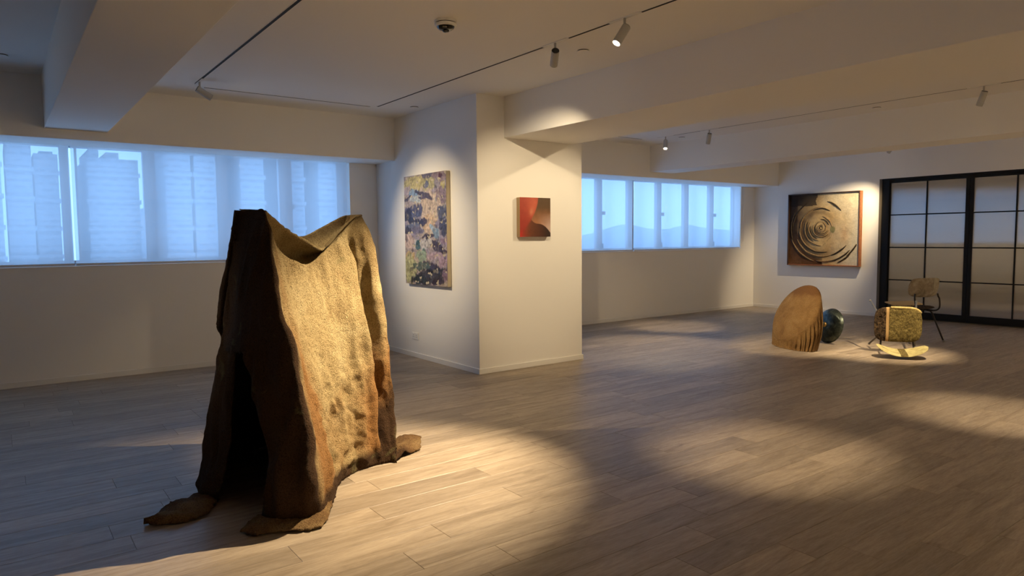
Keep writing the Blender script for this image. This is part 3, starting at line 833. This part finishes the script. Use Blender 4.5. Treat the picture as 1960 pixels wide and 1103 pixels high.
# tall abstract canvas on the pillar side
AX = PX0-.05
pa = tag(empty('abstract_painting', (PX0-.025, 7.11, .913)), 'tall abstract painting in violet, navy, cream and green on the pillar side', 'painting')
po = Vector(pa.location)
MB().box((-.024, -.490, 0), (.0245, .490, 1.295)).build('stretcher_frame', simple('raw_canvas_edge', (.50, .43, .31), .8, .2, bscale=120, bstr=.2), pa, bevel=.002)
STROKES = [ # u, v, ru, rv, angle, colour
 (.25,.07,.30,.065,0,(196,182,112)), (.62,.03,.22,.035,0,(92,84,104)), (.86,.04,.16,.05,0,(148,122,124)), (.88,.035,.04,.018,0,(92,30,40)),
 (.62,.10,.16,.06,0,(176,168,112)), (.93,.12,.05,.035,0,(204,190,110)), (.80,.09,.06,.05,0,(150,140,150)), (.55,.10,.06,.03,20,(96,100,130)),
 (.08,.13,.10,.04,0,(178,160,170)), (.88,.21,.12,.075,0,(138,114,124)), (.72,.24,.05,.04,0,(110,140,140)),
 (.60,.30,.22,.14,0,(204,180,156)), (.60,.44,.17,.09,0,(216,182,142)), (.30,.22,.15,.04,0,(172,182,188)), (.25,.155,.13,.032,0,(122,152,184)),
 (.50,.185,.19,.024,-16,(62,46,66)), (.44,.215,.10,.016,-5,(72,52,80)), (.08,.205,.10,.018,20,(60,54,84)),
 (.25,.315,.23,.040,0,(70,68,104)), (.22,.365,.22,.034,6,(78,84,122)), (.10,.35,.10,.06,0,(50,40,62)), (.26,.42,.28,.026,-4,(42,40,64)), (.48,.43,.08,.03,20,(60,50,80)),
 (.18,.465,.19,.030,5,(100,106,132)), (.28,.50,.20,.03,0,(112,104,128)), (.08,.51,.10,.035,0,(52,44,66)),
 (.90,.365,.11,.075,0,(78,82,108)), (.93,.46,.09,.05,0,(60,58,84)), (.95,.53,.08,.04,0,(54,50,72)),
 (.12,.62,.16,.07,0,(204,176,164)), (.42,.63,.22,.05,0,(190,184,182)), (.60,.52,.10,.05,0,(210,180,150)),
 (.70,.49,.10,.022,-20,(150,174,198)), (.76,.535,.075,.05,12,(122,150,176)), (.66,.53,.035,.03,0,(205,190,170)), (.56,.555,.15,.018,6,(64,44,56)),
 (.72,.62,.24,.022,-18,(58,40,56)), (.82,.67,.20,.030,-12,(66,46,62)), (.92,.60,.08,.03,0,(152,120,144)), (.60,.615,.07,.03,30,(208,200,196)),
 (.33,.64,.055,.048,0,(46,92,96)), (.46,.715,.05,.062,0,(56,104,88)), (.42,.74,.12,.06,0,(150,168,140)), (.12,.75,.14,.05,0,(210,178,120)),
 (.12,.86,.17,.13,0,(182,180,124)), (.72,.74,.24,.035,0,(182,154,166)), (.90,.78,.10,.05,0,(170,140,160)),
 (.70,.845,.24,.045,-12,(58,46,78)), (.40,.83,.24,.035,0,(82,100,92)), (.60,.92,.46,.075,8,(44,46,64)), (.35,.955,.16,.04,0,(46,58,66)), (.95,.90,.07,.06,0,(140,110,130)), (.80,.96,.12,.03,0,(60,44,66))]
ST = [(u, w, ru, rv, math.cos(math.radians(a)), math.sin(math.radians(a)), srgb(c)) for u, w, ru, rv, a, c in STROKES]
def col_abs(u, w):
    u0, w0 = u, w; u = u0+.035*mn.noise((u0*8, w0*10, 31))+.012*mn.noise((u0*25, w0*30, 7)); w = w0+.022*mn.noise((u0*8, w0*10, 55))+.008*mn.noise((u0*25, w0*30, 19))
    n1 = mn.noise((u*5, w*9, 1.3)); n2 = mn.noise((u*26, w*9, 4.1)); n3 = mn.noise((u*40, w*60, 2.2))
    c = lerp3(srgb((188,168,148)), srgb((150,138,160)), .5+1.1*n1+.3*n2)
    for (a, b_, ru, rv, cs, sn, k) in ST:
        dx, dy = (u-a), (w-b_)*1.32
        x, y = dx*cs-dy*sn, dx*sn+dy*cs
        d = math.sqrt((x/ru)**2+(y/(rv*1.32))**2)
        d += .34*mn.noise((u*13+a*9, w*15+b_*5, 3.0))+.20*mn.noise((u*44, w*26, a*7))
        if d < 1.08:
            t = min(1, (1.08-d)*6); c = lerp3(c, tuple(x_*(1+.45*mn.noise((u*30*cs+7, w*42, a*11))) for x_ in k), t*.93)
    s_ = 1+.5*n3+.25*n2
    c = lerp3(c, srgb((224,206,160)), .28*sstep(mn.noise((u*26+2*n1, w*12, 9.0)), .30, .5))
    c = lerp3(c, srgb((48,42,62)), .6*sstep(-mn.noise((u*15+n2, w*18+n1, 17.0)), .34, .5))
    g_ = sum(c)/3; return tuple(max(.004, (x*.88+g_*.12)*s_*.80) for x in c)
M_PA = attr_mat('oil_impasto', .45, .4, 70, .5, .004)
def U_A(q): return q-po
canvas('canvas_face', Vector((AX-.001, 7.602, 2.209))-po, Vector((0, -.982, 0)), Vector((0, 0, -1.297)), 130, 190, col_abs,
       lambda u, w: .004*(mn.noise((u*16, w*24, 0))+.5*mn.noise((u*40, w*50, 3))), M_PA, pa)

# small red canvas on the pillar front
pr = tag(empty('red_painting', (4.81, PY-.03, 1.466)), 'small red and brown canvas on the front of the pillar', 'painting')
po2 = Vector(pr.location)
MB().box((-.2165, -.029, 0), (.2165, .0295, .431)).build('stretcher_frame', simple('tan_canvas_edge', (.42, .30, .17), .8, .2), pr, bevel=.002)
def col_red(u, w):
    g = mn.noise((u*60, w*60, 1))*.10+mn.noise((u*9, w*9, 3))*.10
    red = lerp3(srgb((160,64,46)), srgb((148,42,32)), w)
    red = lerp3(red, srgb((190,92,66)), math.exp(-(((u-.45)/.2)**2+((w-.2)/.35)**2)))
    red = lerp3(red, srgb((196,34,26)), max(0, (w-.8)*5)*max(0, 1-u*5))
    wb = min(w, .55); bd = .59-.05*wb-.64*wb*wb      # boundary of the red lobe
    dark_e = .735-.20*math.exp(-((u-.365)/.10)**2)*(1 if u > .36 else 1) - .0
    # lower dark form: rises to a cusp at u=.37, swells to the right
    if u < .37: edge = .56+ (.37-u)*1.15
    else: edge = .56+.135*(1-math.exp(-(u-.37)/.09)) - .02*math.sin((u-.37)/.63*math.pi) + .21*max(0, (u-.62)/.38)**2
    right = lerp3(srgb((92,66,40)), srgb((168,112,76)), (w-.25)*2.2)
    right = lerp3(right, srgb((196,182,176)), max(0, (u-.55)*1.6)*max(0, min(1, (w-.38)*2.6)))
    right = lerp3(right, srgb((78,62,42)), max(0, 1-w*3.2)*.6)
    dark = lerp3(srgb((112,60,34)), srgb((44,26,18)), (u-.2)*1.4)
    dark = lerp3(dark, red, max(0, min(1, 1-u/.34)))
    t = max(0, min(1, (u-bd)/.035+.5)); c = lerp3(red, right, t)
    s_ = max(0, min(1, (w-edge)/(.012 if u > .38 else .10)+.5)); c = lerp3(c, dark, s_)
    pk = math.exp(-(((u-.37+.18*(w-.36))/.055)**2+((w-.36)/.085)**2)); c = lerp3(c, srgb((205,128,96)), .75*pk)
    return tuple(max(.003, x*(1+g)) for x in c)
canvas('canvas_face', Vector((4.593, PY-.060, 1.898))-po2, Vector((.434, 0, 0)), Vector((0, 0, -.432)), 110, 110, col_red, None, attr_mat('red_oil', .5, .35, 200, .15), pr)

# framed spiral relief on the right wall
FXo = XR-.08; SY0, SY1, SZ0, SZ1 = 6.245, 7.665, .880, 2.250
ps = tag(empty('spiral_relief', (XR-.04, (SY0+SY1)/2, SZ0)), 'large framed relief of a broken brown spiral on the white wall', 'painting')
po3 = Vector(ps.location)
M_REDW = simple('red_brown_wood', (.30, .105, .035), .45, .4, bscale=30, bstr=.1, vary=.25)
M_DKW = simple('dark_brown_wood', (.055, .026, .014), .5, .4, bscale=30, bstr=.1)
hw, hh = (SY1-SY0)/2, SZ1-SZ0; ft = .022
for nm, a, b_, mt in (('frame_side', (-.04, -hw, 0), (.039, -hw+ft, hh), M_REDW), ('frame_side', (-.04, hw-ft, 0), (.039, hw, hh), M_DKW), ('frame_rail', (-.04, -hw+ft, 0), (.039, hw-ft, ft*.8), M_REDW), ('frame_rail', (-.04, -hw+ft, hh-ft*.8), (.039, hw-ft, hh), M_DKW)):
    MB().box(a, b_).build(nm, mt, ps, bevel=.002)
MB().box((-.005, -hw+ft, .0176), (.036, hw-ft, hh-.0176)).build('backing_board', M_DKW, ps)
SU, SV = .475, .475
def col_spi(u, w):
    n1 = mn.noise((u*4, w*4, 5)); n2 = mn.noise((u*14, w*14, 2)); n3 = mn.noise((u*70, w*70, 1))
    dx, dy = u-SU, w-SV; r = math.hypot(dx, dy); a = math.atan2(-dy, dx)
    tan = lerp3(srgb((196,168,118)), srgb((176,146,100)), .5+n1)
    c = tan
    # pale grey right and lower right
    c = lerp3(c, srgb((196,186,164)), max(0, min(1, (u-.62+.10*n1)*3.2)))
    c = lerp3(c, srgb((206,192,160)), max(0, min(1, (.30-w)*4))*max(0, min(1, (u-.42)*4)))
    # dark left rim
    dk = max(0, min(1, (.47-u+.12*n1+.08*n2)*2.4))
    c = lerp3(c, srgb((66,46,30)), dk)
    if w < .16+.03*n2 and u < .405+.02*n2: c = lerp3(c, srgb((40,28,20)), .85)
    if w > .66+.4*u+.05*n2 and u < .50: c = lerp3(c, srgb((38,25,17)), max(0, min(1, (w-.66-.4*u)*9)))
    if u < .12: c = lerp3(c, srgb((30,20,14)), .7)
    c = lerp3(c, srgb((150,100,56)), max(0, min(1, (w-.55)*2))*max(0, .7-u)*.9)
    # dark glaze turning with the spiral
    sp = math.sin((math.log(max(r, .02))*3.1*2-a)); c = lerp3(c, srgb((58,38,24)), max(0, sp-.25+n2*.5)*.55*(1-max(0, min(1, (u-.52)*5))))
    gl = math.exp(-(((u-.635)/.045)**2+((w-.505)/.07)**2)) + .4*n2
    if gl > .55: c = lerp3(c, srgb((112,112,72)), .8)
    if abs((w-.60)-(.62-u)*1.05) < .004 and .50 < u < .61: c = srgb((110,100,66))
    c = lerp3(c, srgb((176,130,88)), .45*math.exp(-(((u-.80)/.05)**2+((w-.58)/.12)**2)))
    return tuple(max(.003, x*(1+.22*n3+.18*n2)) for x in c)
canvas('relief_panel', Vector((XR-.050, SY1-ft, SZ1-.018))-po3, Vector((0, -(2*hw-2*ft), 0)), Vector((0, 0, -(hh-.036))), 120, 118, col_spi,
       lambda u, w: .0035*(mn.noise((u*9, w*9, 0))+.6*mn.noise((u*30, w*30, 3))), attr_mat('earth_pigment', .75, .25, 90, .4, .003), ps)
M_RIDGE = moss_mat('gilt_brown_ridge', (.10, .058, .026), (.24, .15, .07), (.40, .29, .15), 60, .3, .6)
M_RIDGED = moss_mat('dark_ridge', (.020, .013, .008), (.050, .034, .02), (.10, .07, .04), 60, .3, .7)
ARCS = [ # radius, start deg, end deg (counter-clockwise, 0 = right), drift, dark?
 (.022, 0, 340, .012, 1), (.045, 60, 330, .010, 0), (.066, 150, 430, .010, 0), (.090, 120, 335, .008, 1), (.105, 190, 345, .012, 0), (.128, 160, 320, .012, 0), (.115, 20, 95, .006, 1), (.150, 5, 85, .008, 0),
 (.160, 170, 250, .010, 1), (.185, 150, 262, .010, 0), (.215, 155, 240, .012, 1), (.245, 150, 270, .02, 0), (.270, 62, 118, .015, 1), (.300, 95, 200, .02, 0), (.330, 180, 272, .02, 0), (.365, 40, 78, .015, 1), (.345, 215, 285, .02, 1),
 (.400, 205, 290, .025, 0), (.420, 290, 325, .02, 1), (.415, 120, 185, .015, 1), (.450, 150, 205, .01, 1), (.470, 200, 258, .02, 0), (.500, 285, 322, .015, 1), (.480, 262, 292, .015, 0), (.545, 296, 318, .01, 1), (.560, 205, 222, .01, 0), (.54, 312, 338, .01, 1)]
pw, ph = 2*hw-2*ft, hh-.036
for (r, a0, a1, dr, dk) in ARCS:
    n = max(8, int((a1-a0)/6)); pts, rad = [], []
    for i in range(n+1):
        t = i/n; a = math.radians(a0+(a1-a0)*t); rr = r+dr*(t-.5)+.006*mn.noise((a*3, r*30, 0))
        u, w = SU+rr*math.cos(a), SV-rr*math.sin(a)
        if not (.02 < u < .98 and .02 < w < .98): continue
        pts.append((-.012, hw-ft-u*pw, hh-.018-w*ph)); rad.append((.005+.015*math.sqrt(r))*(.25+.75*math.sin(math.pi*min(1, max(0, t)))**.6)*(1+.3*mn.noise((t*9, r*40, 3))))
    if len(pts) > 3: MB().tube(pts, rad, 7).build('spiral_ridge', M_RIDGED if dk else M_RIDGE, ps, True)

# ------------------------------------------------------------------ glass doors
door = tag(empty('door_1', (XR+.05, (DY0+DY1)/2, 0)), 'black steel framed double glass doors with reeded panes', 'door', kind='structure')
do = Vector(door.location)
def dbox(name, a, b_, mt, par, bevel=.003):
    po_ = do if par == door else do
    return MB().box(tuple(Vector(a)-po_), tuple(Vector(b_)-po_)).build(name, mt, par, bevel=bevel)
dbox('jamb', (XR-.004, DY1-.045, 0), (XR+.16, DY1, DZ), M_JAMB, door)
dbox('jamb', (XR-.004, DY0, 0), (XR+.16, DY0+.045, DZ), M_JAMB, door)
dbox('head_frame', (XR-.004, DY0+.045, DZ-.030), (XR+.16, DY1-.045, DZ), M_STEELB, door)
dbox('threshold', (XR+.0, DY0+.045, 0.001), (XR+.16, DY1-.045, .008), M_JAMB, door)
ZR = (.127, .665, 1.230, 1.797, 2.350)
def leaf(y1, y0, xo):
    """y1 > y0, one door leaf"""
    lf_ = MB(); st = .055
    X0, X1 = XR+.035+xo, XR+.075+xo
    for a, b_ in (((X0, y1-st, .012), (X1, y1, DZ-.03)), ((X0, y0, .012), (X1, y0+st, DZ-.03)), ((X0, y0+st, .012), (X1, y1-st, ZR[0])), ((X0, y0+st, ZR[4]), (X1, y1-st, DZ-.03))):
        lf_.box(tuple(Vector(a)-do), tuple(Vector(b_)-do))
    L_ = lf_.build('door_leaf', M_STEELB, door)
    ym = (y1+y0)/2
    dbox('muntin', (X0+.004, ym-.011, ZR[0]), (X1-.004, ym+.011, ZR[4]), M_STEELB, L_)
    for z in ZR[1:4]:
        dbox('muntin', (X0+.006, y0+st, z-.010), (X1-.006, ym-.011, z+.010), M_STEELB, L_)
        dbox('muntin', (X0+.006, ym+.011, z-.010), (X1-.006, y1-st, z+.010), M_STEELB, L_)
    for k in range(4):
        za = ZR[k]+(.010 if k else 0); zb = ZR[k+1]-(.010 if k < 3 else 0)
        for a, b_ in ((y0+st, ym-.011), (ym+.011, y1-st)):
            dbox('pane', (X0+.016, a, za), (X0+.024, b_, zb), M_REED, L_, 0)
dbox('stile_post', (XR+.01, 5.795, .008), (XR+.12, DY1-.045, DZ-.03), M_STEELB, door)
leaf(5.835, 4.555, 0.0)
leaf(4.550, 3.270, 0.0)
# room beyond the doors
mb = MB(); mb.box((XR+T, DY0-1, -.2), (XR+3.6, DY1+1.5, -.001)); mb.box((XR+3.5, DY0-1, 0), (XR+3.6, DY1+1.5, 3)); mb.box((XR+T, DY0-1.1, 0), (XR+3.6, DY0-1, 3)); mb.box((XR+T, DY1+1.5, 0), (XR+3.6, DY1+1.6, 3)); mb.box((XR+T, DY0-1, 2.9), (XR+3.6, DY1+1.5, 3.0))
tag(mb.build('wall_beyond', M_WALL), 'pale room behind the reeded glass doors', 'wall', kind='structure')

# ------------------------------------------------------------------ wall socket
so = tag(empty('wall_socket', (PX0, 7.475, .220)), 'white double wall socket below the tall abstract painting', 'socket')
MB().box((-.010, -.078, 0), (0, .078, .086)).build('faceplate', M_SOCKET, so, bevel=.003)
for cy_ in (-.036, .036):
    hs = MB(); hs.box((-.0108, cy_-.003, .050), (-.0095, cy_+.003, .061)); hs.box((-.0108, cy_-.016, .030), (-.0095, cy_-.008, .036)); hs.box((-.0108, cy_+.008, .030), (-.0095, cy_+.016, .036))
    hs.build('socket_holes', M_BLACK, so)
    MB().box((-.013, cy_-.006, .066), (-.0095, cy_+.006, .079)).build('rocker_switch', M_SOCKET, so, bevel=.001)

# ------------------------------------------------------------------ ceiling fittings
def track(a, b_, lab):
    """recessed black slot track between two ceiling points"""
    (x0, y0), (x1, y1) = a, b_; w = .012
    cx, cy_ = (x0+x1)/2, (y0+y1)/2
    t = tag(empty('lighting_track', (cx, cy_, H)), lab, 'track', 'recessed lighting tracks in the ceiling')
    if abs(x1-x0) < .01: A, B = (-w, y0-cy_, -.002), (w, y1-cy_, .02); E = [((-w, -.004), (0, 0))]
    else: A, B = (x0-cx, -w, -.002), (x1-cx, w, .02)
    MB().box(A, B).build('track_slot', M_TRACK, t)
    for s_ in (1, -1):
        if abs(x1-x0) < .01: q = MB().box((s_*w-(.004 if s_ < 0 else 0), y0-cy_, -.003), (s_*w+(.004 if s_ > 0 else 0), y1-cy_, .02))
        else: q = MB().box((x0-cx, s_*w-(.004 if s_ < 0 else 0), -.003), (x1-cx, s_*w+(.004 if s_ > 0 else 0), .02))
        q.build('track_rail', M_CEIL, t)
track((1.61, -2.6), (1.61, 7.22), 'recessed track running down from the top edge to the left track corner')
track((3.56, -2.6), (3.56, 7.32), 'recessed track across the ceiling centre carrying two spotlights')
track((1.72, 7.36), (3.49, 7.36), 'short recessed track parallel to the left windows')
track((8.18, -2.6), (8.18, 7.22), 'recessed track left of the narrow beam carrying three spotlights')
track((6.20, 7.46), (8.09, 7.46), 'short recessed track parallel to the right windows')
track((6.10, -2.6), (6.10, 7.22), 'recessed track hidden behind the wide beam')
track((11.75, 3.0), (11.75, 7.4), 'recessed track along the wall above the spiral relief')

def spot(x, y, aim, power, size, blend, lab, zc=H, col=WARM, ydir=True, soft=.02):
    """track spotlight: adapter on the track, stem, tilted can with a lit lens"""
    p = tag(empty('track_spotlight', (x, y, zc)), lab, 'spotlight', 'white track spotlights')
    piv = Vector((0, 0, -.085)); d = (Vector(aim)-(Vector((x, y, zc))+piv)).normalized()
    q = d.to_track_quat('Z', 'Y').to_matrix().to_4x4(); q.translation = piv
    a = (.0125, .15, .005) if ydir else (.15, .0125, .005)
    MB().box((-a[0], -a[1], -.006), (a[0], a[1], .001)).build('track_adapter', M_WHITE, p, bevel=.001)
    MB().lathe([(.009, -.006), (.009, -.085)], 12).build('stem', M_CAN, p, True)
    can = MB().lathe([(.0295, -.028), (.031, -.026), (.031, .085), (.0318, .086), (.0318, .090), (.031, .091), (.031, .118), (.029, .120), (.027, .118), (.025, .100)], 28, q, False).build('lamp_can', M_CAN, p)
    smooth_by_angle(can)
    MB().lathe([(.001, -.031), (.028, -.031), (.0295, -.027), (.0285, -.022)], 28, q, False).build('rear_cap', M_BLACK, p)
    MB().lathe([(.001, .104), (.0245, .103)], 28, q, False).build('lens', M_LENS, p)
    ld = bpy.data.lights.new('lamp_beam', 'SPOT'); ld.energy = power*LP; ld.color = col; ld.spot_size = math.radians(size); ld.spot_blend = blend; ld.shadow_soft_size = soft
    lo = bpy.data.objects.new('lamp_beam', ld); COL.objects.link(lo); lo.parent = p
    m_ = (-d).to_track_quat('Z', 'Y').to_matrix().to_4x4(); m_.translation = piv+d*.124; lo.matrix_local = m_
    return p
spot(3.55, 3.44, (1.92, 3.80, .45), 330, 55, .85, 'lit white spotlight near the top edge aimed at the draped cloth')
spot(3.55, 4.18, (4.80, 6.05, 1.45), 36, 62, .8, 'white spotlight aimed at the small red painting, dark cap upward')
spot(1.62, 7.11, (4.08, 7.05, 1.45), 70, 50, .9, 'white spotlight at the corner of the left track')
spot(6.10, 4.30, (4.95, 6.05, 1.35), 30, 62, .8, 'white spotlight hidden behind the wide beam, aimed at the pillar')
spot(-1.0, 6.10, (2.9, 4.35, 0.0), 140, 42, .9, 'white spotlight out of view beyond the left beam', zc=HL)
spot(8.18, 7.07, (7.05, 6.2, .2), 60, 50, .8, 'lit white spotlight at the corner of the right track')
spot(8.18, 6.27, (8.75, 7.35, 0), 60, 36, .8, 'white spotlight second along the right track, dark cap upward')
spot(8.18, 2.87, (8.70, 4.05, .1), 190, 38, .9, 'white spotlight near the right photo edge aimed at the chairs')
spot(6.10, 4.95, (8.15, 4.95, .45), 130, 36, .8, 'white spotlight hidden behind the wide beam, aimed at the disc')
spot(11.75, 5.40, (12.5, 6.85, 1.35), 70, 58, .8, 'white spotlight half hidden under the narrow beam')
spot(3.56, 2.20, (4.05, 2.60, 0), 75, 38, .9, 'white spotlight above the top edge of the photo')
spot(6.10, 1.90, (6.40, 2.10, 0), 85, 36, .9, 'white spotlight lighting the floor pool at the right edge')

spot(8.18, -.60, (9.6, -2.6, .3), 160, 95, .9, 'added unseen spotlight far to the right of the camera, for overall brightness')  # this and the following wide beams are added to lift overall room brightness
spot(6.10, -1.60, (5.4, -3.4, .8), 160, 95, .9, 'added unseen spotlight behind the camera, for overall brightness')
spot(3.56, -1.20, (3.9, -3.4, .8), 130, 95, .9, 'added unseen spotlight on the centre track behind the camera, for overall brightness')
spot(11.75, 3.20, (12.3, 1.4, .8), 120, 95, .9, 'added unseen spotlight past the glass doors, for overall brightness')
def cover_disc(x, y, zc, lab):
    c = tag(empty('ceiling_cover_disc', (x, y, zc)), lab, 'cover disc', 'flat cover discs on the ceiling')
    MB().lathe([(.044, .004), (.046, -.002), (.044, -.005)], 28).build('shadow_ring', M_TRACK, c)
    MB().lathe([(.046, -.005), (.050, -.006), (.050, -.010), (.047, -.012), (.001, -.012)], 32, None, False).build('cover_plate', M_CEIL, c)
cover_disc(3.89, 4.23, H, 'flat white ceiling disc right of the spotlight aimed at the pillar')
cover_disc(3.92, 7.11, H, 'flat white ceiling disc above the tall abstract painting')
cover_disc(8.46, 6.99, H, 'flat white ceiling disc beside the corner of the right track')
cover_disc(8.48, 4.09, H, 'flat white ceiling disc beside the right track, nearest the photo edge')
cover_disc(.11, 7.26, HL, 'flat ceiling disc cut by the left photo edge')
dc = tag(empty('dome_camera', (2.58, 4.21, H)), 'round white ceiling camera with a black dome', 'camera')
smooth_by_angle(MB().lathe([(.074, .002), (.078, -.001), (.078, -.016), (.075, -.018)], 40).build('mounting_ring', M_WHITE, dc))
MB().lathe([(.073, -.018), (.073, -.022)], 40).build('gap_ring', M_BLACK, dc)
smooth_by_angle(MB().lathe([(.073, -.022), (.077, -.023), (.076, -.034), (.070, -.041), (.063, -.043), (.061, -.041)], 40).build('camera_body', M_WHITE, dc))
M_DOME = simple('black_gloss_dome', (.008, .008, .009), .06, .8)
MB().lathe([(.062, -.040), (.058, -.052), (.046, -.061), (.028, -.066), (.001, -.068)], 40, None, False).build('lens_dome', M_DOME, dc, True)
MB().lathe([(.020, -.064), (.025, -.068), (.021, -.076), (.009, -.080), (.001, -.0805)], 28, None, False).build('camera_lens', M_DOME, dc, True)
